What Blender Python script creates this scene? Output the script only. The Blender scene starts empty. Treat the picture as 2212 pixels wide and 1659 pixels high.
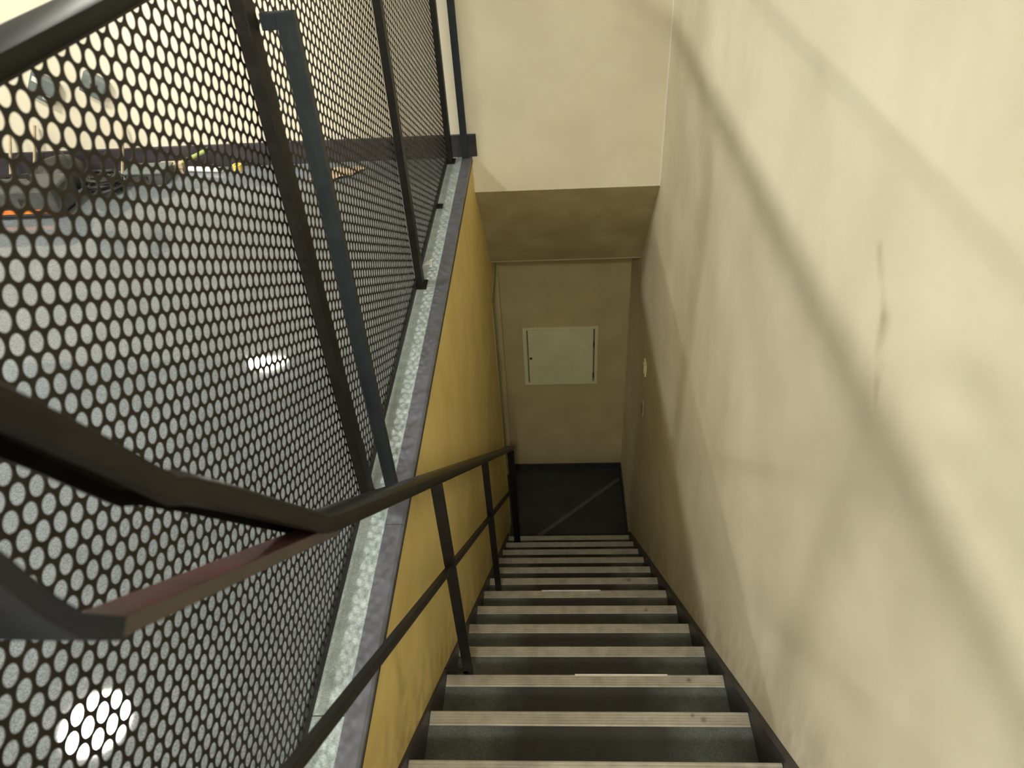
import bpy, math, random
from mathutils import Vector, Matrix
random.seed(7)
SC = bpy.context.scene
COL = SC.collection

# ---------------------------------------------------------------- camera, world, exposure
cam_d = bpy.data.cameras.new('camera'); cam = bpy.data.objects.new('camera', cam_d); COL.objects.link(cam)
R_ = Vector((0.99802816, 0.03228811, -0.05382621)); U_ = Vector((0.02118997, 0.63388378, 0.77313798)); F_ = Vector((-0.05908272, 0.77275406, -0.63194968))
cam.matrix_world = Matrix(((R_.x, U_.x, -F_.x, 0), (R_.y, U_.y, -F_.y, 0), (R_.z, U_.z, -F_.z, 0), (0, 0, 0, 1)))
cam_d.sensor_width = 36; cam_d.lens = 36 * 1608.43 / 2212; cam_d.clip_start = .01; cam_d.clip_end = 60
SC.camera = cam
cam_d.dof.use_dof = True; cam_d.dof.focus_distance = 2.3; cam_d.dof.aperture_fstop = 6.5
w = bpy.data.worlds.new('world'); SC.world = w; w.use_nodes = True
w.node_tree.nodes['Background'].inputs[0].default_value = (.8, .85, 1, 1)
w.node_tree.nodes['Background'].inputs[1].default_value = 0.02
SC.view_settings.view_transform = 'Standard'; SC.view_settings.look = 'None'
SC.view_settings.gamma = 1; SC.view_settings.use_curve_mapping = False
SC.view_settings.exposure = 2.72
LAMP = 38.0        # radiance of the opal ceiling lamps
CORRIDOR = 0.3     # watts of the corridor lamp beside the lower landing

# ---------------------------------------------------------------- measured geometry
WL, WR, ZF = -.378, .523, -1.39          # stairwell walls, upper floor level
XL, XR = -.370, .504                     # ends of the treads
Y0, Z0, T, RS = .7915, -1.8019, .22605, .209
def sy(n): return Y0 + n * T
def sz(n): return Z0 - n * RS
ZL, YF, YE = -4.519, 4.40, .34           # landing level, far wall, top edge of stairwell
YH, ZH, YS, ZS = 3.42, -1.575, 3.93, -2.26   # header wall, sloped soffit
ZC = 1.25                                # ceiling
XP = -.487                               # perforated panel plane

# ---------------------------------------------------------------- materials
def mat(name, c1, c2=None, rough=.6, scale=8, metal=0, bump=0, bscale=200, detail=4, contrast=(.35, .65), spec=.5, extra=None):
    m = bpy.data.materials.new(name); m.use_nodes = True
    nt = m.node_tree; N = nt.nodes; L = nt.links; b = N['Principled BSDF']
    b.inputs['Roughness'].default_value = rough; b.inputs['Metallic'].default_value = metal
    b.inputs['Specular IOR Level'].default_value = spec
    geo = N.new('ShaderNodeNewGeometry')
    if c2 is None: c2 = tuple(v * .88 for v in c1)
    nz = N.new('ShaderNodeTexNoise'); nz.inputs['Scale'].default_value = scale; nz.inputs['Detail'].default_value = detail
    L.new(geo.outputs['Position'], nz.inputs['Vector'])
    mr = N.new('ShaderNodeMapRange'); mr.inputs[1].default_value = contrast[0]; mr.inputs[2].default_value = contrast[1]
    L.new(nz.outputs['Fac'], mr.inputs[0])
    mx = N.new('ShaderNodeMix'); mx.data_type = 'RGBA'; mx.inputs[6].default_value = (*c1, 1); mx.inputs[7].default_value = (*c2, 1)
    L.new(mr.outputs[0], mx.inputs[0])
    out = mx.outputs[2]
    if extra: out = extra(N, L, geo, out, b)
    L.new(out, b.inputs['Base Color'])
    if bump:
        n2 = N.new('ShaderNodeTexNoise'); n2.inputs['Scale'].default_value = bscale; n2.inputs['Detail'].default_value = 2
        L.new(geo.outputs['Position'], n2.inputs['Vector'])
        bp = N.new('ShaderNodeBump'); bp.inputs['Strength'].default_value = bump; bp.inputs['Distance'].default_value = .002
        L.new(n2.outputs['Fac'], bp.inputs['Height']); L.new(bp.outputs[0], b.inputs['Normal'])
    return m
def speckle(lo, hi, sc=350, amt=.6):
    def f(N, L, geo, col, b):
        v = N.new('ShaderNodeTexVoronoi'); v.inputs['Scale'].default_value = sc
        L.new(geo.outputs['Position'], v.inputs['Vector'])
        bw = N.new('ShaderNodeSeparateColor'); L.new(v.outputs['Color'], bw.inputs[0])
        mr = N.new('ShaderNodeMapRange'); mr.inputs[3].default_value = lo; mr.inputs[4].default_value = hi
        L.new(bw.outputs[0], mr.inputs[0])
        m = N.new('ShaderNodeMix'); m.data_type = 'RGBA'; m.blend_type = 'MULTIPLY'; m.inputs[0].default_value = amt
        L.new(col, m.inputs[6]); L.new(mr.outputs[0], m.inputs[7])
        return m.outputs[2]
    return f
def mixc(N, L, col, fac, c):
    m = N.new('ShaderNodeMix'); m.data_type = 'RGBA'; L.new(fac, m.inputs[0]); L.new(col, m.inputs[6]); m.inputs[7].default_value = (*c, 1)
    return m.outputs[2]
def mth(N, L, op, a, b=None, clamp=False):
    n = N.new('ShaderNodeMath'); n.operation = op; n.use_clamp = clamp
    for i, v in enumerate((a, b)):
        if v is None: continue
        if isinstance(v, (int, float)): n.inputs[i].default_value = v
        else: L.new(v, n.inputs[i])
    return n.outputs[0]
def stroke(N, L, y, z, a, b, wd, nzf):
    """mask of a smear along a segment a-b in the wall plane, 1 at its middle line"""
    ay, az = a; by, bz = b; dy, dz = by - ay, bz - az; ll = dy * dy + dz * dz
    py = mth(N, L, 'SUBTRACT', y, ay); pz = mth(N, L, 'SUBTRACT', z, az)
    t = mth(N, L, 'DIVIDE', mth(N, L, 'ADD', mth(N, L, 'MULTIPLY', py, dy), mth(N, L, 'MULTIPLY', pz, dz)), ll, True)
    qy = mth(N, L, 'SUBTRACT', py, mth(N, L, 'MULTIPLY', t, dy)); qz = mth(N, L, 'SUBTRACT', pz, mth(N, L, 'MULTIPLY', t, dz))
    d = mth(N, L, 'SQRT', mth(N, L, 'ADD', mth(N, L, 'MULTIPLY', qy, qy), mth(N, L, 'MULTIPLY', qz, qz)))
    k = mth(N, L, 'SUBTRACT', 1.0, mth(N, L, 'DIVIDE', d, wd), True)
    return mth(N, L, 'MULTIPLY', k, nzf, True)
def right_wall_marks(N, L, geo, col, b):
    s = N.new('ShaderNodeSeparateXYZ'); L.new(geo.outputs['Position'], s.inputs[0]); y, z = s.outputs[1], s.outputs[2]
    nz = N.new('ShaderNodeTexNoise'); nz.inputs['Scale'].default_value = 60; nz.inputs['Detail'].default_value = 5
    mp = N.new('ShaderNodeMapping'); mp.inputs['Scale'].default_value = (1, .35, .12); mp.inputs['Rotation'].default_value = (.5, 0, 0)
    L.new(geo.outputs['Position'], mp.inputs[0]); L.new(mp.outputs[0], nz.inputs['Vector'])
    mr = N.new('ShaderNodeMapRange'); mr.inputs[1].default_value = .4; mr.inputs[2].default_value = .62; L.new(nz.outputs['Fac'], mr.inputs[0])
    nf = mr.outputs[0]
    dk = (.33, .27, .16)
    for a, c, wd in [((1.08, -.62), (1.0, -.70), .012), ((1.0, -.70), (.955, -.80), .02), ((.955, -.80), (.93, -.83), .012), ((1.0, -.70), (.97, -.80), .012)]:
        col = mixc(N, L, col, mth(N, L, 'MULTIPLY', stroke(N, L, y, z, a, c, wd * 1.6, nf), .38), dk)
    # long pale scrapes left by things carried down the stairs
    for a, c, wd in [((.92, -1.86), (1.9, -2.02), .006), ((.98, -1.98), (1.7, -2.08), .004), ((2.2, -1.3), (2.0, -1.9), .004)]:
        col = mixc(N, L, col, mth(N, L, 'MULTIPLY', stroke(N, L, y, z, a, c, wd, nf), .5), (.86, .82, .72))
    # grime from hands and shoes just above the stair line
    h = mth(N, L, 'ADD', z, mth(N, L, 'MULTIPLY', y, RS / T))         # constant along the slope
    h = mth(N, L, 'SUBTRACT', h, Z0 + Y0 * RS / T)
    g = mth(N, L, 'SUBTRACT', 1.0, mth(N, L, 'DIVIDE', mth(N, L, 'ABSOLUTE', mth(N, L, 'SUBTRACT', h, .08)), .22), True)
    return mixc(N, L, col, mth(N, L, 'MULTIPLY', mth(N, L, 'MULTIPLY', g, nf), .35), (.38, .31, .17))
def left_wall_marks(N, L, geo, col, b):
    s = N.new('ShaderNodeSeparateXYZ'); L.new(geo.outputs['Position'], s.inputs[0]); y, z = s.outputs[1], s.outputs[2]
    nz = N.new('ShaderNodeTexNoise'); nz.inputs['Scale'].default_value = 14; nz.inputs['Detail'].default_value = 5
    L.new(geo.outputs['Position'], nz.inputs['Vector'])
    mr = N.new('ShaderNodeMapRange'); mr.inputs[1].default_value = .38; mr.inputs[2].default_value = .66; L.new(nz.outputs['Fac'], mr.inputs[0])
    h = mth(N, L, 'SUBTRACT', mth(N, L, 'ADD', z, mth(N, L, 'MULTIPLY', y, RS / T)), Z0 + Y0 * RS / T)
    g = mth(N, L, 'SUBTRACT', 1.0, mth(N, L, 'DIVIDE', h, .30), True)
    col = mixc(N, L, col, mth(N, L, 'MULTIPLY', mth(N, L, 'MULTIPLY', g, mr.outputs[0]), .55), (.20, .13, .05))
    g2 = mth(N, L, 'SUBTRACT', 1.0, mth(N, L, 'DIVIDE', mth(N, L, 'ABSOLUTE', mth(N, L, 'SUBTRACT', h, .84)), .10), True)  # band at rail height: hand grime with the rail's soft shadow painted in
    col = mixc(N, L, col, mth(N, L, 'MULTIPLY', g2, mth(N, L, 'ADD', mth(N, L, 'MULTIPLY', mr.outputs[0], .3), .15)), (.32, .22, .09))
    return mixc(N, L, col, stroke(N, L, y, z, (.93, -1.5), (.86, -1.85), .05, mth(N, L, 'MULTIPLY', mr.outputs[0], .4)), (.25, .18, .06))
def tread_wear(N, L, geo, col, b):
    col = speckle(.5, 1.5, 420, .6)(N, L, geo, col, b)
    s = N.new('ShaderNodeSeparateXYZ'); L.new(geo.outputs['Position'], s.inputs[0])
    nz = N.new('ShaderNodeTexNoise'); nz.inputs['Scale'].default_value = 9; L.new(geo.outputs['Position'], nz.inputs['Vector'])
    x = mth(N, L, 'ADD', s.outputs[0], mth(N, L, 'MULTIPLY', mth(N, L, 'SUBTRACT', nz.outputs['Fac'], .5), .12))
    d = mth(N, L, 'ABSOLUTE', mth(N, L, 'SUBTRACT', x, .07))
    f = mth(N, L, 'DIVIDE', mth(N, L, 'SUBTRACT', .29, d), .10, True)   # dark trodden middle of the tread
    return mixc(N, L, col, mth(N, L, 'MULTIPLY', f, .88), (.019, .016, .016))
M = {}
M['cream'] = mat('cream_wall_paint', (.80, .745, .575), (.70, .645, .485), .75, 3.2, bump=.15, bscale=90, extra=right_wall_marks)
M['cream_plain'] = mat('cream_paint', (.79, .73, .56), (.70, .64, .48), .75, 3, bump=.12, bscale=90)
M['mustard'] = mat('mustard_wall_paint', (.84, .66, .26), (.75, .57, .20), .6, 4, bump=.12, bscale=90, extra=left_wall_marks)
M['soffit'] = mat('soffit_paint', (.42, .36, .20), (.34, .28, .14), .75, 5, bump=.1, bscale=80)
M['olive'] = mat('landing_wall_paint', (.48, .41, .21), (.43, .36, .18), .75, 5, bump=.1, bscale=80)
M['white'] = mat('ceiling_paint', (.80, .79, .74), (.76, .75, .70), .9, 2)
M['room'] = mat('room_wall_paint', (.70, .655, .52), (.66, .61, .48), .8, 2)
M['terrazzo'] = mat('grey_terrazzo', (.165, .182, .195), (.14, .155, .165), .035, 5, extra=speckle(.55, 1.45, 300, .55))
M['border'] = mat('green_grey_terrazzo_border', (.48, .56, .58), (.35, .42, .43), .35, 30, extra=speckle(.6, 1.35, 420, .6))
M['tread'] = mat('dark_green_terrazzo', (.118, .130, .122), (.080, .090, .084), .45, 14, extra=tread_wear)
M['landing'] = mat('dark_landing_floor', (.035, .040, .038), (.022, .025, .025), .5, 6, extra=speckle(.6, 1.4, 300, .5))
def gum_spots(N, L, geo, col, b):
    s = N.new('ShaderNodeSeparateXYZ'); L.new(geo.outputs['Position'], s.inputs[0])
    for x, y, rr in ((.395, sy(2) - .014, .011), (.380, sy(1) - .018, .012), (.352, sy(1) - .006, .008), (.37, sy(5) - .02, .010), (.355, sy(7) - .015, .012)):
        dx = mth(N, L, 'SUBTRACT', s.outputs[0], x); dy = mth(N, L, 'SUBTRACT', s.outputs[1], y)
        d = mth(N, L, 'SQRT', mth(N, L, 'ADD', mth(N, L, 'MULTIPLY', dx, dx), mth(N, L, 'MULTIPLY', dy, dy)))
        col = mixc(N, L, col, mth(N, L, 'MULTIPLY', mth(N, L, 'SUBTRACT', 1.0, mth(N, L, 'DIVIDE', d, rr), True), .8), (.10, .085, .06))
    return col
M['nosing'] = mat('worn_aluminium', (.54, .50, .42), (.38, .35, .28), .42, 22, metal=.35, contrast=(.3, .7), extra=gum_spots)
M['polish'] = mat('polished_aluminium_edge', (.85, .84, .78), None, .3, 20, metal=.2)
M['skirt'] = mat('dark_stair_skirting', (.045, .038, .045), (.028, .025, .028), .45, 14)
M['trim'] = mat('blue_grey_steel_edging', (.17, .18, .225), (.13, .13, .15), .45, 26, metal=.3)
M['seam'] = mat('black_joint', (.015, .012, .01), None, .8)
M['perf'] = mat('dark_perforated_steel', (.022, .018, .012), (.016, .013, .010), .5, 12, spec=.25)
M['steel'] = mat('dark_painted_steel', (.016, .014, .012), (.010, .009, .008), .5, 30, spec=.25)
M['bluesteel'] = mat('blue_grey_painted_bar', (.024, .032, .038), (.019, .025, .030), .5, 20, spec=.3)
M['grip'] = mat('black_plastic_grip', (.009, .008, .006), (.006, .005, .004), .38, 18, spec=.2)
M['railtop'] = mat('black_rail', (.008, .008, .007), (.006, .006, .005), .4, 18, spec=.15)
M['railsheen'] = mat('painted_rail_top_sheen', (.62, .58, .68), (.22, .20, .26), .22, 38, bump=.3, bscale=40, contrast=(.42, .58))  # pale ceiling reflection painted into the colour of the rail's top face
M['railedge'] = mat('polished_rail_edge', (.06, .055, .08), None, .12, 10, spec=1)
M['redbar'] = mat('bare_primed_bar', (.15, .034, .028), (.075, .038, .032), .5, 14)
M['barside'] = mat('brown_grey_bar_side', (.060, .046, .037), (.045, .036, .030), .5, 16)
M['bartop'] = mat('slate_painted_bar', (.014, .016, .023), (.018, .017, .018), .55, 12, spec=.2)
M['hatch'] = mat('pale_hatch_paint', (.66, .65, .40), (.60, .585, .35), .5, 6)
M['dark'] = mat('dark_gap', (.02, .018, .012), None, .8)
M['strip'] = mat('dull_strip', (.10, .095, .088), None, .5)
M['hatchgap'] = mat('hatch_gap', (.20, .17, .08), None, .8)
M['switch'] = mat('yellowed_plastic', (.85, .76, .42), None, .4)
M['grey_plastic'] = mat('grey_plastic', (.15, .175, .17), (.11, .13, .125), .5, 20)
M['black_plastic'] = mat('black_rubber', (.018, .017, .015), None, .5, 20)
M['dkgrey'] = mat('dark_grey_case', (.075, .08, .078), (.05, .052, .05), .5, 20)
M['orange'] = mat('orange_stripe', (.95, .28, .03), (.85, .20, .03), .5, 10)
M['whitep'] = mat('white_plastic', (.85, .84, .80), None, .35)
M['green'] = mat('green_plastic', (.30, .38, .10), None, .5)
M['brown'] = mat('brown_paper', (.50, .38, .26), (.38, .27, .17), .8, 30)
M['yellow'] = mat('yellow_tape', (.75, .55, .12), None, .5)
M['wood'] = mat('pale_wood', (.55, .45, .30), (.42, .33, .2), .6, 30)
def emis(name, col, s):
    m = bpy.data.materials.new(name); m.use_nodes = True; b = m.node_tree.nodes['Principled BSDF']
    b.inputs['Base Color'].default_value = (*col, 1); b.inputs['Emission Color'].default_value = (*col, 1); b.inputs['Emission Strength'].default_value = s
    return m
M['opal'] = emis('lit_opal_diffuser', (1, .965, .87), LAMP)

# ---------------------------------------------------------------- mesh helpers
class MB:
    def __init__(s): s.v = []; s.f = []
    def add(s, vs, fs):
        o = len(s.v); s.v += [tuple(p) for p in vs]; s.f += [tuple(i + o for i in f) for f in fs]; return s
    def box(s, x0, x1, y0, y1, z0, z1):
        x0, x1 = min(x0, x1), max(x0, x1); y0, y1 = min(y0, y1), max(y0, y1); z0, z1 = min(z0, z1), max(z0, z1)
        return s.add([(x0, y0, z0), (x1, y0, z0), (x1, y1, z0), (x0, y1, z0), (x0, y0, z1), (x1, y0, z1), (x1, y1, z1), (x0, y1, z1)],
                     [(0, 3, 2, 1), (4, 5, 6, 7), (0, 1, 5, 4), (1, 2, 6, 5), (2, 3, 7, 6), (3, 0, 4, 7)])
    def prism_x(s, poly, x0, x1):
        """closed polygon of (y,z) extruded in x"""
        n = len(poly); a = [(x0, y, z) for y, z in poly] + [(x1, y, z) for y, z in poly]
        f = [tuple(range(n)), tuple(range(2 * n - 1, n - 1, -1))] + [(i, i + n, (i + 1) % n + n, (i + 1) % n) for i in range(n)]
        return s.add(a, f)
    def sweep(s, path, prof, close=True):
        """sweep a profile of (side, up) offsets along a 3-D path; side stays as horizontal as it can"""
        path = [Vector(p) for p in path]; n = len(prof); rings = []
        for i, p in enumerate(path):
            a = path[max(i - 1, 0)]; b = path[min(i + 1, len(path) - 1)]
            d1 = (p - a).normalized() if i else (b - p).normalized(); d2 = (b - p).normalized() if i < len(path) - 1 else d1
            d = (d1 + d2).normalized(); k = 1 / max(.5, d.dot(d1))
            side = Vector((1, 0, 0)) if abs(d.x) < .9 else Vector((0, -1, 0))
            side = (side - d * side.dot(d)).normalized(); up = side.cross(d)
            rings.append([p + side * u + up * (v * k) for u, v in prof])
        vs = [q for r in rings for q in r]; fs = []
        for i in range(len(path) - 1):
            for j in range(n if close else n - 1):
                fs.append((i * n + j, i * n + (j + 1) % n, (i + 1) * n + (j + 1) % n, (i + 1) * n + j))
        if close: fs += [tuple(range(n - 1, -1, -1)), tuple(range((len(path) - 1) * n, len(path) * n))]
        return s.add(vs, fs)
    def tube(s, path, r, seg=10): return s.sweep(path, [(r * math.cos(2 * math.pi * k / seg), r * math.sin(2 * math.pi * k / seg)) for k in range(seg)])
    def lathe(s, c, prof, seg=48):
        """prof: (radius, z) list, closed top and bottom when radius is 0"""
        vs = []; fs = []
        for r, z in prof:
            for k in range(seg): a = 2 * math.pi * k / seg; vs.append((c[0] + r * math.cos(a), c[1] + r * math.sin(a), c[2] + z))
        for i in range(len(prof) - 1):
            for k in range(seg): fs.append((i * seg + k, i * seg + (k + 1) % seg, (i + 1) * seg + (k + 1) % seg, (i + 1) * seg + k))
        fs += [tuple(range(seg - 1, -1, -1)), tuple(range((len(prof) - 1) * seg, len(prof) * seg))]
        return s.add(vs, fs)
    def build(s, name, m, parent=None, bevel=0, smooth=False, local=False):
        o_ = Vector((0, 0, 0))
        if parent is not None and not local:
            p = parent
            while p is not None: o_ += p.location; p = p.parent
        me = bpy.data.meshes.new(name); me.from_pydata([tuple(Vector(v) - o_) for v in s.v], [], s.f); me.validate()
        me.materials.append(M[m] if isinstance(m, str) else m)
        import bmesh
        bm = bmesh.new(); bm.from_mesh(me); bmesh.ops.recalc_face_normals(bm, faces=bm.faces); bm.to_mesh(me); bm.free()
        ob = bpy.data.objects.new(name, me); COL.objects.link(ob); ob.parent = parent
        if smooth:
            for p in me.polygons: p.use_smooth = True
            me.set_sharp_from_angle(angle=math.radians(38))
        if bevel:
            b = ob.modifiers.new('bevel', 'BEVEL'); b.width = bevel; b.segments = 2; b.limit_method = 'ANGLE'
        return ob
def tag(o, label, cat, group=None):
    o['label'] = label; o['category'] = cat
    if group: o['group'] = group
    return o
def thing(name, loc, label, cat, group=None):
    o = bpy.data.objects.new(name, None); COL.objects.link(o); o.location = loc; o.empty_display_size = .05
    return tag(o, label, cat, group)
def struct(o, label=None):
    o['kind'] = 'structure'
    if label: o['label'] = label
    return o
def copy_tree(o, parent=None):
    c = o.copy(); COL.objects.link(c); c.parent = parent
    for ch in list(o.children): copy_tree(ch, c)
    return c

# ---------------------------------------------------------------- the setting
RX0, RY0, RY1 = -8.0, -4.0, 8.6          # upper room extents
b = MB()                                  # right wall: one continuous plastered wall
b.prism_x([(RY0, ZL - .1), (YF + .15, ZL - .1), (YF + .15, ZC), (RY0, ZC)], WR, WR + .12)
struct(b.build('wall_right', 'cream'), 'tall scuffed cream plaster wall on the right of the stairs')
# left stairwell wall, with a doorway onto the lower landing
DY0, DY1, DZ = 3.80, 4.36, -2.44
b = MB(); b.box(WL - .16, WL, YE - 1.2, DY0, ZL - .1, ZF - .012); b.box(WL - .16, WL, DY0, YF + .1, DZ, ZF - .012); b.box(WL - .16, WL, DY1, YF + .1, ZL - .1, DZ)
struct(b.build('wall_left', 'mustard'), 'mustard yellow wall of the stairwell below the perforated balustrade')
b = MB(); b.box(WL - .165, WL + .004, DY0 - .012, DY0 + .03, ZL, DZ); b.box(WL - .165, WL + .004, DY1 - .03, DY1 + .004, ZL, DZ); b.box(WL - .165, WL + .004, DY0 - .012, DY1 + .004, DZ - .03, DZ + .01)
struct(b.build('door_1', 'olive', bevel=.002), 'narrow door frame on the left of the lower landing')
# corridor beyond the doorway
b = MB(); b.box(WL - 1.6, WL - 1.5, DY0 - .4, YF + .1, ZL, DZ + .2); b.box(WL - 1.5, WL - .16, DY0 - .5, DY0 - .4, ZL, DZ + .2); b.box(WL - 1.5, WL - .16, YF, YF + .1, ZL, DZ + .2)
struct(b.build('wall_corridor', 'olive'))
b = MB(); b.box(WL - 1.6, WL - .16, DY0 - .5, YF + .1, DZ + .1, DZ + .2); struct(b.build('ceiling_corridor', 'olive'))
# far wall of the landing
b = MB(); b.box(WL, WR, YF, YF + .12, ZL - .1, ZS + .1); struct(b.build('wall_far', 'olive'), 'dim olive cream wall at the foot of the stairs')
b = MB(); b.box(WL + .002, WR - .002, YF - .012, YF, ZL, ZL + .055); struct(b.build('baseboard_far', 'skirt'))
b = MB(); b.box(WR - .012, WR, sy(12) + .04, YF - .012, ZL, ZL + .055); struct(b.build('baseboard_right', 'skirt'))
# header wall and sloping soffit (one solid mass above the landing)
b = MB(); b.box(WL, WR, YH, YH + .10, ZH, ZC); struct(b.build('wall_header', 'cream_plain'), 'cream wall above the lower end of the stairwell')
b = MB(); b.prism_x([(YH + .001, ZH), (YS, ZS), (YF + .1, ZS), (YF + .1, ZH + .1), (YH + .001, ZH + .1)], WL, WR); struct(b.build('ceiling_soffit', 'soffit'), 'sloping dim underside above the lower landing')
b = MB(); b.box(WL + .002, WR - .002, YS - .004, YS + .012, ZS - .002, ZS + .02); struct(b.build('trim_soffit', 'soffit', bevel=.002))
b = MB(); b.tube([(WR, YH, ZH), (WR, YH, ZC)], .004, 8); struct(b.build('trim_corner', 'white'), 'thin pale sealant line in the corner of the cream walls')
# landing floor
b = MB(); b.box(WL - 1.6, WR, sy(12), YF + .05, ZL - .1, ZL); struct(b.build('floor_landing', 'landing'), 'dark landing floor at the foot of the stairs')
# upper floor (polished grey terrazzo) around the stairwell, and its room
b = MB(); b.box(RX0, XP - .01, RY0, RY1, ZF - .12, ZF); b.box(XP - .01, WR, RY0, YE - .03, ZF - .12, ZF)
struct(b.build('floor', 'terrazzo'), 'polished grey terrazzo floor of the upper level')
b = MB(); b.box(RX0, WR + .1, RY0, RY1, ZC, ZC + .1); struct(b.build('ceiling', 'white'))
b = MB(); b.box(RX0 - .1, RX0, RY0, RY1, ZF, ZC); struct(b.build('wall_left.001', 'room'))
b = MB(); b.box(RX0, WR + .1, RY0 - .1, RY0, ZF - .1, ZC); struct(b.build('wall_behind', 'room'))
b = MB(); b.box(RX0, WR + .1, RY1, RY1 + .1, ZF, ZC); struct(b.build('wall_back', 'room'))
# chest-high cream parapet across the upper room, in line with the header wall
b = MB(); b.box(RX0, WL, YH, YH + .10, ZF - .01, ZF + 1.17); struct(b.build('wall_parapet', 'room'), 'cream wall behind the perforated balustrade')
b = MB(); b.box(RX0, WL + .028, YH - .014, YH, ZF + .002, ZF + .108); struct(b.build('baseboard_back', 'skirt', bevel=.002), 'black skirting board along the back wall of the upper level')
b = MB(); b.box(WL, WL + .10, YH + .1, RY1, ZF - .1, ZC); struct(b.build('wall_side', 'room'))
# terrazzo border slabs of the stairwell edge, with joints
cuts = [-.9, -.26, .30, .695, 1.28, 2.24, 2.95, YH - .016]
bord = bpy.data.objects.new('trim_border', None); COL.objects.link(bord); bord.location = (-.45, 1.3, ZF); struct(bord, 'pale green grey terrazzo border at the foot of the balustrade')
for i in range(len(cuts) - 1):
    b = MB(); b.box(XP - .009, -.420, cuts[i] + .0015, cuts[i + 1] - .0015, ZF - .11, ZF + .004 + .001 * (i % 2)); b.build('stone_slab', 'border', bord, bevel=.0015)
b = MB(); b.box(XP - .008, -.421, cuts[0], cuts[-1], ZF - .115, ZF - .002); b.build('joint_bed', 'seam', bord)
# steel edging angle, in lengths
edge = bpy.data.objects.new('trim_edging', None); COL.objects.link(edge); edge.location = (-.40, 1.3, ZF); struct(edge, 'blue grey steel edging along the top of the mustard wall')
for a_, c_ in [(-.86, 1.165), (1.167, YH - .016)]:
    b = MB(); b.add([(-.4195, a_, ZF - .012), (WL + .004, a_, ZF - .012), (WL + .004, a_, ZF + .001), (WL - .002, a_, ZF + .006), (-.4195, a_, ZF + .006),
                     (-.4195, c_, ZF - .012), (WL + .004, c_, ZF - .012), (WL + .004, c_, ZF + .001), (WL - .002, c_, ZF + .006), (-.4195, c_, ZF + .006)],
                    [(0, 1, 2, 3, 4), (9, 8, 7, 6, 5), (0, 5, 6, 1), (1, 6, 7, 2), (2, 7, 8, 3), (3, 8, 9, 4), (4, 9, 5, 0)])
    b.build('edging_length', 'trim', edge)
b = MB(); b.box(-.41, WL + .005, -.86, YH - .016, ZF - .017, ZF - .012); b.build('shadow_joint', 'seam', edge)

# ---------------------------------------------------------------- staircase
st = thing('staircase', (.07, Y0, Z0), 'steep straight staircase with dark terrazzo treads and metal nosings descending to the landing', 'staircase')
def step_mesh():
    b = MB(); b.prism_x([(-T - .004, 0), (-.002, 0), (0, -.004), (-.004, -RS), (-T - .004, -RS)], XL - .07, XR - .07); return b
def nosing_mesh():
    top = [(-.037, .0005)]; top += [(-.037, .0035), (-.034, .0045)]
    for k in range(4):
        y = -.0325 + k * .008
        top += [(y, .0045), (y + .0008, .0020), (y + .0027, .0020), (y + .0035, .0045)]
    top += [(.000, .0045), (.004, .002), (.004, -.022), (.0005, -.023), (.0005, .0005)]
    return MB().prism_x(top, XL + .002 - .07, XR - .002 - .07)
s0 = step_mesh().build('step', 'tread', st, bevel=0, local=True)
n0 = nosing_mesh().build('nosing', 'nosing', s0, local=True)
for n in range(-1, 13):
    if n == 0: continue
    c = copy_tree(s0, st); c.location = (0, n * T, -n * RS)
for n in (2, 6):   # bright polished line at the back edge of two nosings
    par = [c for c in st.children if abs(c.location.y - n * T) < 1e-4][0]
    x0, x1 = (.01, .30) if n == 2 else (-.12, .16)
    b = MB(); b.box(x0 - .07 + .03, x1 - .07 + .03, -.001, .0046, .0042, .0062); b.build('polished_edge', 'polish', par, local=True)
def skirt(xa, xb):
    k = RS / T
    f = lambda y, o: Z0 - (y - Y0) * k + o
    y1, y2 = YE - .03, sy(12) + .035
    return MB().prism_x([(y1, f(y1, .030)), (y2, f(y2, .030)), (y2, ZL + .0), (y2, ZL - .05), (sy(9), ZL - .05), (y1, f(y1, -.35))], xa, xb)
skirt(WL + .0005, XL + .0005).build('side_skirting', 'skirt', st)
skirt(XR - .0005, WR - .0005).build('side_skirting', 'skirt', st)
b = MB(); b.prism_x([(-.050, .0), (-.046, .0045), (.0, .0045), (.004, .002), (.004, -.026), (.0, -.027), (.0, 0)], XL + .002, XR - .002)
b.v = [(x, y + YE - .026, z + ZF + .001) for x, y, z in b.v]; struct(b.build('trim_top', 'nosing'))
b = MB(); b.box(XL, XR, YE - .035, YE - .028, sz(-1) - .02, ZF - .0); struct(b.build('trim_riser', 'tread'))

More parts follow.
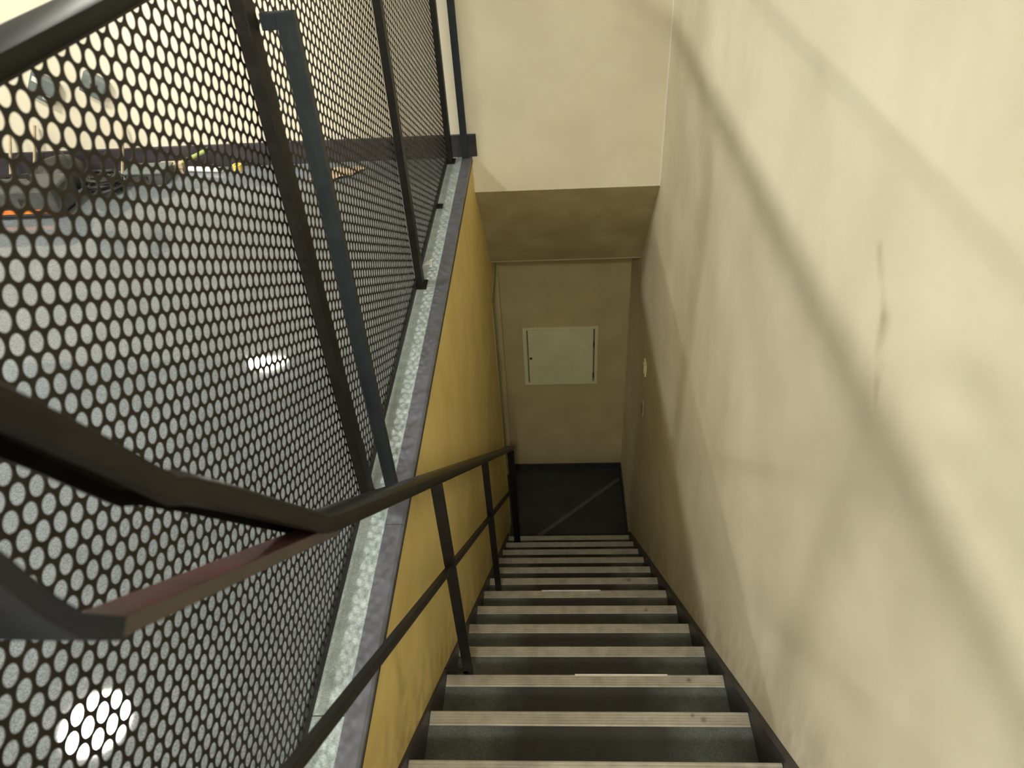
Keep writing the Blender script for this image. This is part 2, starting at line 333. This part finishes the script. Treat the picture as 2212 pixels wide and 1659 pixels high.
# ---------------------------------------------------------------- stair handrail (in the plane x = -.30)
HX = -.30
hr = thing('stair_handrail', (HX, 1.22, sz(2)), 'dark metal stair handrail with posts standing on the left ends of the steps', 'handrail')
zb = lambda y: -.412 - .929 * (y - .269)
fl = [(-.020, -.004), (.020, -.004), (.020, .004), (-.020, .004)]
rb = MB().sweep([(HX, .264, zb(.264)), (HX, .615, zb(.615))], [(-.019, -.010), (.019, -.010), (.019, .004), (-.019, .004)]).build('bare_rail_bar', 'redbar', hr, bevel=.0012)
rb['label'] = 'reddish bare bar where the grip has come away'; rb.data.materials.append(M['barside'])
for p in rb.data.polygons:
    if abs(p.normal.x) > .9: p.material_index = 1
MB().sweep([(HX, .615, zb(.615)), (HX, 3.415, zb(3.415))], fl).build('rail_bar', 'steel', hr, bevel=.001)
MB().sweep([(HX, -.50, -.20), (HX, .06, -.20), (HX, .150, -.203), (HX, .190, -.216), (HX, .214, -.25), (HX, .225, -.29), (HX, .233, -.335), (HX, .243, -.372), (HX, .266, zb(.266) - .001)],
           [(-.034, -.011), (.0195, -.011), (.0195, .004), (-.034, .004)]).build('bent_bar', 'bartop', hr, bevel=.001)['label'] = 'slate blue flat bar rising from the bare bar'
# clip-on plastic grip: a hollow channel, sprung off the bar at its upper end
gp = [(-.025, -.006), (-.027, .004), (-.024, .013), (-.014, .018), (0, .0195), (.014, .018), (.024, .013), (.027, .004), (.025, -.006), (.018, -.008), (.020, .004), (.012, .0095), (-.012, .0095), (-.020, .004), (-.018, -.008)]
gpath = [(-.50, -.192), (.02, -.182), (.10, -.150), (.172, -.130), (.220, -.160), (.250, -.200), (.279, -.246), (.317, -.313), (.345, -.366), (.358, -.390), (.375, -.408), (.41, -.455), (.45, -.511), (.50, -.582), (.55, -.652), (.572, -.683), (.590, zb(.590) + .007), (.63, zb(.63) + .006)]
gpath += [(y, zb(y) + .006) for y in (.8, 1.1, 1.6, 2.2, 2.8, 3.44)]
gr = MB().sweep([(HX, y, z) for y, z in gpath], gp).build('plastic_grip', 'grip', hr, smooth=True); gr['label'] = 'black plastic grip lifted off the bar at its upper end'
# mid rail
zm = lambda y: -.846 - .934 * (y - .371)
MB().sweep([(HX, .12, zm(.12)), (HX, 3.41, zm(3.41))], [(-.007, -.009), (.007, -.009), (.007, .009), (-.007, .009)]).build('mid_rail', 'steel', hr, bevel=.001)
def post(y, z0, z1, wd=.015, dp=.006):
    b = MB(); b.box(HX - wd, HX + wd, y - dp, y + dp, z0, z1); b.build('post', 'steel', hr, bevel=.0012)
    b = MB(); b.box(HX - wd - .012, HX + wd + .012, y - .007, y + .030, z0, z0 + .006); b.build('foot_plate', 'steel', hr.children[-1], bevel=.001)
post(1.256, sz(3), zb(1.256)); post(2.162, sz(7), zb(2.162), .014); post(3.405, sz(12), zb(3.405), .022, .006)
b = MB(); b.box(WL + .001, HX, 1.250, 1.262, sz(2) + .006, sz(2) + .018); b.build('side_bracket', 'steel', hr)
post(.12, ZF, -.205); post(-.50, ZF, -.20)

# ---------------------------------------------------------------- perforated balustrade
bal = thing('balustrade', (XP, 1.25, ZF), 'balustrade with dark perforated steel panels along the stairwell edge', 'balustrade')
PZ0, PZ1 = ZF + .034, -.186
PV, PH, RH = .0255, .02208, .0103       # hole pitch down, pitch along, hole radius
def perf(y0, y1, seg, thick=.0012):
    vs, fs = [], []; R = PV / math.sqrt(3)
    def corner(k): a = math.radians(60 * k); return R * math.cos(a), R * math.sin(a)
    per = seg // 6
    outer = []
    for k in range(6):
        a, c = corner(k), corner(k + 1)
        for j in range(per): t = j / per; outer.append((a[0] + (c[0] - a[0]) * t, a[1] + (c[1] - a[1]) * t))
    inner = [(RH * math.cos(2 * math.pi * k / seg), RH * math.sin(2 * math.pi * k / seg)) for k in range(seg)]
    i0 = math.ceil((y0) / PH); i1 = math.floor((y1) / PH)
    for i in range(i0, i1 + 1):
        cy = i * PH; nz = int((PZ1 - PZ0) / PV) + 2
        for j in range(nz):
            cz = PZ1 - .0105 - j * PV + (PV / 2 if i % 2 else 0)
            if cz < PZ0 - .003: continue
            o = len(vs)
            for x in (XP + thick / 2, XP - thick / 2):
                for (u, v) in outer: vs.append((x, min(max(cy + u, y0 - .012), y1 + .012), min(max(cz + v, PZ0 - .016), PZ1 + .016)))
                for (u, v) in inner: vs.append((x, cy + u, cz + v))
            n = seg
            for k in range(n):
                q = (k + 1) % n
                fs.append((o + k, o + q, o + n + q, o + n + k))
                fs.append((o + 2 * n + q, o + 2 * n + k, o + 3 * n + k, o + 3 * n + q))
                fs.append((o + n + k, o + n + q, o + 3 * n + q, o + 3 * n + k))
    return vs, fs
posts_y = [-.85, .20, 1.25, 2.262, 3.352]
for i in range(4):
    y0, y1 = posts_y[i], posts_y[i + 1]
    vs, fs = perf(y0 + .012, y1 - .012, 18 if i == 1 else 12)
    me = bpy.data.meshes.new('perforated_panel'); o_ = bal.location
    me.from_pydata([(v[0] - o_.x, v[1] - o_.y, v[2] - o_.z) for v in vs], [], fs); me.materials.append(M['perf'])
    ob = bpy.data.objects.new('perforated_panel', me); COL.objects.link(ob); ob.parent = bal
# frame bars and posts
b = MB(); b.box(XP - .004, XP + .006, -.85, 3.36, PZ0 - .022, PZ0 + .001); b.build('bottom_rail', 'steel', bal, bevel=.001)
b = MB(); b.box(XP - .004, XP + .005, -.85, 3.36, PZ1 - .002, PZ1 + .014); b.build('top_strip', 'steel', bal, bevel=.001)
for y in posts_y:
    b = MB(); b.box(XP + .002, XP + .025, y - .022, y + .022, ZF + .004, PZ1 + .006); p_ = b.build('post', 'steel', bal, bevel=.0015)
    if abs(y - 1.25) < .01:
        for z in (-.42, -1.25):
            b = MB(); b.box(XP + .016, XP + .024, y + .012, y + .030, z, z + .035); b.build('clamp', 'steel', p_, bevel=.001)
    b = MB(); b.box(XP - .004, XP + .037, y - .030, y + .030, ZF + .003, ZF + .009); b.build('foot_plate', 'steel', p_, bevel=.001)
rp = [(-.034, -.010), (-.038, -.002), (-.037, .006), (-.032, .010), (-.020, .0125), (.024, .0125), (.032, .0095), (.034, .004), (.034, -.006), (.030, -.012)]
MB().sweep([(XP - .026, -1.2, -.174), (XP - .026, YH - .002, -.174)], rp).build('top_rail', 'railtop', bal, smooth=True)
tr = bal.children[-1]; tr['label'] = 'black top rail with a pale reflection painted on its top face'; tr.data.materials.append(M['railsheen']); tr.data.materials.append(M['railedge'])
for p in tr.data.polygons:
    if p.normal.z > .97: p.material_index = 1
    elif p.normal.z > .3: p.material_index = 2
# flat blue-grey support bars standing in front of the panel
for y, ztop, xb in [(1.285, -.272, -.421), (3.385, -.13, -.404)]:
    b = MB(); b.box(xb - .0155, xb + .0155, y - .006, y + .010, ZF + .005, ztop); sb = b.build('support_bar', 'bluesteel', bal, bevel=.001); sb['label'] = 'blue grey flat support bar'
    b = MB(); b.box(XP + .025, xb - .0155, y - .0058, y + .0098, ztop - .026, ztop - .0003); b.build('support_arm', 'bluesteel', sb, bevel=.001)

# ---------------------------------------------------------------- hatch, switch on the landing
hx0, hx1, hz0, hz1 = -.235, .309, -3.600, -3.078
ht = thing('wall_hatch', (.04, YF, hz0), 'pale square access hatch with keyhole in the far landing wall', 'hatch')
b = MB()
for q in [(hx0, hx0 + .028, hz0, hz1), (hx1 - .022, hx1, hz0, hz1), (hx0 + .028, hx1 - .022, hz1 - .016, hz1), (hx0 + .028, hx1 - .022, hz0, hz0 + .020)]:
    b.box(q[0], q[1], YF - .014, YF, q[2], q[3])
b.build('frame', 'hatch', ht, bevel=.002)
b = MB(); b.box(hx0 + .028, hx1 - .022, YF - .003, YF, hz0 + .02, hz1 - .016); b.build('gap', 'hatchgap', ht)
b = MB(); b.box(hx0 + .038, hx1 - .034, YF - .017, YF - .003, hz0 + .022, hz1 - .019); dr = b.build('door', 'hatch', ht, bevel=.002)
b = MB(); b.add([(-.182 + r * math.cos(a), yy, -3.345 + r * math.sin(a)) for yy, r in ((YF - .0172, .011), (YF - .021, .009)) for a in [2 * math.pi * k / 16 for k in range(16)]],
               [tuple(range(16)), tuple(range(31, 15, -1))] + [(k, (k + 1) % 16, 16 + (k + 1) % 16, 16 + k) for k in range(16)])
b.build('keyhole', 'dark', dr)
for z in (-3.25, -3.54): b = MB(); b.box(hx1 - .034, hx1 - .024, YF - .0185, YF - .002, z, z + .035); b.build('hinge', 'dark', ht)
sw = thing('light_switch', (WR, 3.43, -2.75), 'small yellowed switch on the right wall near the landing', 'switch')
b = MB(); b.box(WR - .010, WR, 3.40, 3.47, -2.75, -2.665); pl = b.build('switch_plate', 'switch', sw, bevel=.003)
b = MB(); b.box(WR - .014, WR - .009, 3.415, 3.455, -2.735, -2.68); b.build('rocker', 'switch', sw, bevel=.002)
b = MB(); b.box(WR - .006, WR, 3.40, 3.45, -3.06, -2.97); tag(b.build('wall_patch', 'olive', bevel=.002), 'faint small blank plate below the yellowed switch', 'plate')
# pale metal strip laid diagonally on the landing
a_, c_ = Vector((-.215, 3.625, ZL)), Vector((.495, 4.26, ZL)); d_ = (c_ - a_).normalized(); n_ = Vector((-d_.y, d_.x, 0)) * .016
b = MB(); vs = [a_ - n_, c_ - n_, c_ + n_, a_ + n_]
b.add([tuple(v) for v in vs] + [(v.x, v.y, v.z + .004) for v in vs], [(0, 3, 2, 1), (4, 5, 6, 7), (0, 1, 5, 4), (1, 2, 6, 5), (2, 3, 7, 6), (3, 0, 4, 7)])
tag(b.build('floor_strip', 'strip'), 'thin grey strip running diagonally across the dark landing floor', 'strip')

# ---------------------------------------------------------------- things on the upper level, seen through the perforated panel
def socket(name, x, z, wd, hg, rot, label, hole):
    t = thing(name, (x, YH, z), label, 'socket', 'grey sockets on the back wall')
    b = MB(); b.box(-wd / 2, wd / 2, -.035, 0, -hg / 2, hg / 2); bd = b.build('body', 'grey_plastic', t, bevel=.006, local=True)
    if hole:
        MB().box(-.018, .018, -.040, -.034, -.020, .022).build('cover', 'grey_plastic', bd, bevel=.003, local=True)
        MB().box(-.007, .007, -.043, -.0395, .002, .018).build('pin_hole', 'dark', bd, local=True)
    else:
        for u, v in ((-.03, .03), (.028, -.028)): MB().box(u - .016, u + .016, -.039, -.034, v - .012, v + .012).build('insert', 'whitep', bd, bevel=.002, local=True)
    t.rotation_euler = (0, rot, 0)
socket('wall_socket', -2.30, -.985, .115, .115, math.radians(35), 'grey wall socket with white inserts, left of the pair', False)
socket('wall_socket', -2.06, -.985, .105, .10, math.radians(35), 'grey wall socket with a black hole, right of the pair', True)
# dark case with an orange stripe
cs = thing('equipment_case', (-2.62, 3.02, ZF), 'low dark grey case with an orange stripe on the floor behind the panel', 'case')
b = MB(); b.box(-3.05, -2.13, 2.905, 3.09, ZF + .010, ZF + .135); b.build('body', 'dkgrey', cs, bevel=.012)
b = MB(); b.box(-3.05, -2.185, 2.899, 2.907, ZF + .030, ZF + .046); b.build('stripe', 'orange', cs)
for x in (-2.98, -2.60, -2.20):
    b = MB(); b.box(x - .03, x + .03, 2.93, 3.07, ZF, ZF + .011); b.build('foot', 'black_plastic', cs)
for x in (-2.42, -2.27):
    b = MB(); b.box(x - .018, x + .018, 2.896, 2.906, ZF + .066, ZF + .100); b.build('latch', 'black_plastic', cs, bevel=.002)
b = MB(); b.sweep([(-2.45, 3.0, ZF + .134), (-2.43, 3.0, ZF + .160), (-2.27, 3.0, ZF + .160), (-2.25, 3.0, ZF + .134)], [(-.012, -.006), (.012, -.006), (.012, .006), (-.012, .006)]); b.build('handle', 'black_plastic', cs)
# coiled black cable
b = MB(); pts = []
for k in range(150):
    a = k * .33; r = .11 + .03 * math.sin(k * .21) ; pts.append((-2.055 + r * .62 * math.cos(a), 3.17 + r * .5 * math.sin(a), ZF + .008 + k * .00055 + .004 * math.sin(k * .9)))
tag(b.tube(pts, .008, 6).build('cable_coil', 'black_plastic', smooth=True), 'black cable lying in a loose coil beside the orange striped case', 'cable')
# grey box and its open lid
bx = thing('floor_box', (-1.92, 3.30, ZF), 'low grey box on the floor near the black skirting', 'box')
b = MB(); b.box(-1.98, -1.79, 3.22, 3.33, ZF, ZF + .055); b.build('body', 'dkgrey', bx, bevel=.004)
b = MB(); b.box(-1.985, -1.785, 3.215, 3.335, ZF + .055, ZF + .064); b.build('lid', 'grey_plastic', bx, bevel=.002)
b = MB(); b.box(-1.91, -1.87, 3.212, 3.221, ZF + .030, ZF + .045); b.build('clasp', 'black_plastic', bx)
dk = thing('black_pouch', (-2.30, 3.27, ZF), 'small soft black pouch slumped against the skirting', 'pouch')
b = MB(); b.lathe((-2.30, 3.27, ZF), [(.02, 0), (.105, .0), (.12, .03), (.11, .075), (.07, .12), (.02, .130)], 20); b.build('body', 'black_plastic', dk, smooth=True)
b = MB(); b.tube([(-2.37, 3.27, ZF + .110), (-2.34, 3.26, ZF + .165), (-2.26, 3.26, ZF + .165), (-2.23, 3.27, ZF + .110)], .005, 6); b.build('strap', 'dkgrey', dk)
# brush with green handle, white tube, tape roll
br = thing('hand_brush', (-1.72, 3.34, ZF), 'green handled brush lying by the black skirting', 'brush')
b = MB(); b.tube([(-1.76, 3.372, ZF + .045), (-1.62, 3.385, ZF + .098)], .010, 8); b.build('handle', 'green', br, smooth=True)
b = MB(); b.box(-1.87, -1.755, 3.345, 3.385, ZF + .022, ZF + .050); b.build('head', 'wood', br, bevel=.004)
b = MB(); b.box(-1.865, -1.76, 3.348, 3.382, ZF, ZF + .022); b.build('bristles', 'brown', br)
b = MB(); b.tube([(-1.735, 3.365, ZF + .013), (-1.565, 3.34, ZF + .013)], .013, 12)
tag(b.build('white_tube', 'whitep', smooth=True), 'short white tube lying on the floor in front of the brush', 'tube')
b = MB(); b.lathe((-1.50, 3.37, ZF), [(.022, 0), (.022, .024), (.012, .024), (.012, 0)], 20)
tag(b.build('tape_roll', 'yellow', smooth=True), 'small yellow tape roll beside the green handled brush', 'tape')
for k, (x, x2, zt, lb) in enumerate([(-2.62, -2.56, .20, 'thin pale rod leaning on the back wall, leftmost of three'), (-2.50, -2.42, .24, 'thin pale rod leaning on the back wall, middle one of three'), (-2.06, -2.00, .22, 'thin pale rod leaning on the back wall, rightmost of three')]):
    b = MB(); b.tube([(x, YH - .075, ZF + .005), (x2, YH - .020, ZF + zt)], .007, 8)
    tag(b.build('thin_rod', 'wood', smooth=True), lb, 'rod', 'rods leaning on the back wall')
# crumpled brown paper, a strip of white tape, a small crumb
b = MB(); nx, ny = 9, 7; vs = []
for i in range(nx):
    for j in range(ny):
        u, v = i / (nx - 1) - .5, j / (ny - 1) - .5; e = 1 - .5 * (abs(u) * 2) ** 3
        vs.append((-.99 + u * .20 + v * .05, 3.255 + v * .12 * e + u * .04, ZF + .004 + random.uniform(0, .018) * (1 - abs(u))))
fs = [(i * ny + j, (i + 1) * ny + j, (i + 1) * ny + j + 1, i * ny + j + 1) for i in range(nx - 1) for j in range(ny - 1)]
pp = b.add(vs, fs).build('crumpled_paper', 'brown'); sm = pp.modifiers.new('thick', 'SOLIDIFY'); sm.thickness = .0015
tag(pp, 'crumpled brown scrap of paper on the grey floor near the back wall', 'paper')
b = MB(); b.add([(-.479, 2.395, ZF + .006), (-.449, 2.405, ZF + .006), (-.452, 2.432, ZF + .007), (-.471, 2.424, ZF + .007), (-.479, 2.395, ZF + .0075), (-.449, 2.405, ZF + .0075), (-.452, 2.432, ZF + .009), (-.471, 2.424, ZF + .0085)],
                [(0, 3, 2, 1), (4, 5, 6, 7), (0, 1, 5, 4), (1, 2, 6, 5), (2, 3, 7, 6), (3, 0, 4, 7)])
tag(b.build('paper_scrap', 'whitep'), 'tiny white scrap on the terrazzo border beside a balustrade post', 'paper')
b = MB(); b.box(-.486, -.458, 2.86, 2.895, ZF + .005, ZF + .013)
tag(b.build('dark_pad', 'steel', bevel=.002), 'small dark pad on the terrazzo border beyond the white scrap', 'pad')

# ---------------------------------------------------------------- ceiling lamps of the upper room, some added as fill
lm = thing('ceiling_lamp', (-2.62, 1.95, ZC), 'round opal ceiling lamp mirrored as a bright disc in the floor', 'lamp', 'round lamps on the ceiling')
MB().lathe((0, 0, 0), [(.20, 0), (.205, -.015), (.20, -.035), (.186, -.038)], 48).build('housing', 'whitep', lm, smooth=True, local=True)
MB().lathe((0, 0, 0), [(.185, -.034), (.184, -.044), (.17, -.050), (.10, -.054), (.001, -.055)], 48).build('diffuser', 'opal', lm, smooth=True, local=True)
for x, y in [(-2.62, 5.35), (-2.62, -1.45), (-5.4, 1.95), (-5.4, 5.35), (-5.4, -1.45), (.0, -1.45), (.0, -3.2)]:  # the last two are unseen lamps, added as fill for the header wall
    c = copy_tree(lm); c.location = (x, y, ZC); c['label'] = 'unseen round opal ceiling lamp over the upper level'
    if (x, y) == (-2.62, 5.35): c['label'] = 'round opal ceiling lamp mirrored as the smaller bright patch in the floor'
# unseen spotlight, added for the pale glow on the back wall
sp = thing('added_spotlight', (-1.45, 2.2, ZC), 'small white unseen spotlight added to brighten the back wall', 'spotlight')
MB().lathe((0, 0, 0), [(.045, 0), (.045, -.03), (.02, -.032), (.02, -.05)], 20).build('base', 'whitep', sp, smooth=True, local=True)
MB().lathe((0, 0, 0), [(.035, -.05), (.035, -.13), (.030, -.13), (.028, -.11)], 20).build('shade', 'whitep', sp, smooth=True, local=True)
sl = bpy.data.lights.new('added_spot_bulb', 'SPOT'); sl.energy = 28; sl.spot_size = math.radians(34); sl.spot_blend = .8; sl.shadow_soft_size = .03; sl.color = (1, .97, .95)
so = bpy.data.objects.new('added_spot_bulb', sl); COL.objects.link(so); so.location = (-1.45, 2.2, ZC - .15)
so.rotation_euler = (Vector((-1.45, 3.42, -.9)) - so.location).to_track_quat('-Z', 'Y').to_euler()
# corridor lamp beside the landing
cl = bpy.data.lights.new('corridor_lamp', 'AREA'); cl.shape = 'DISK'; cl.size = .25; cl.energy = CORRIDOR; cl.color = (1, .92, .62)
co = bpy.data.objects.new('corridor_lamp', cl); COL.objects.link(co); co.location = (WL - .95, 4.0, DZ + .06)
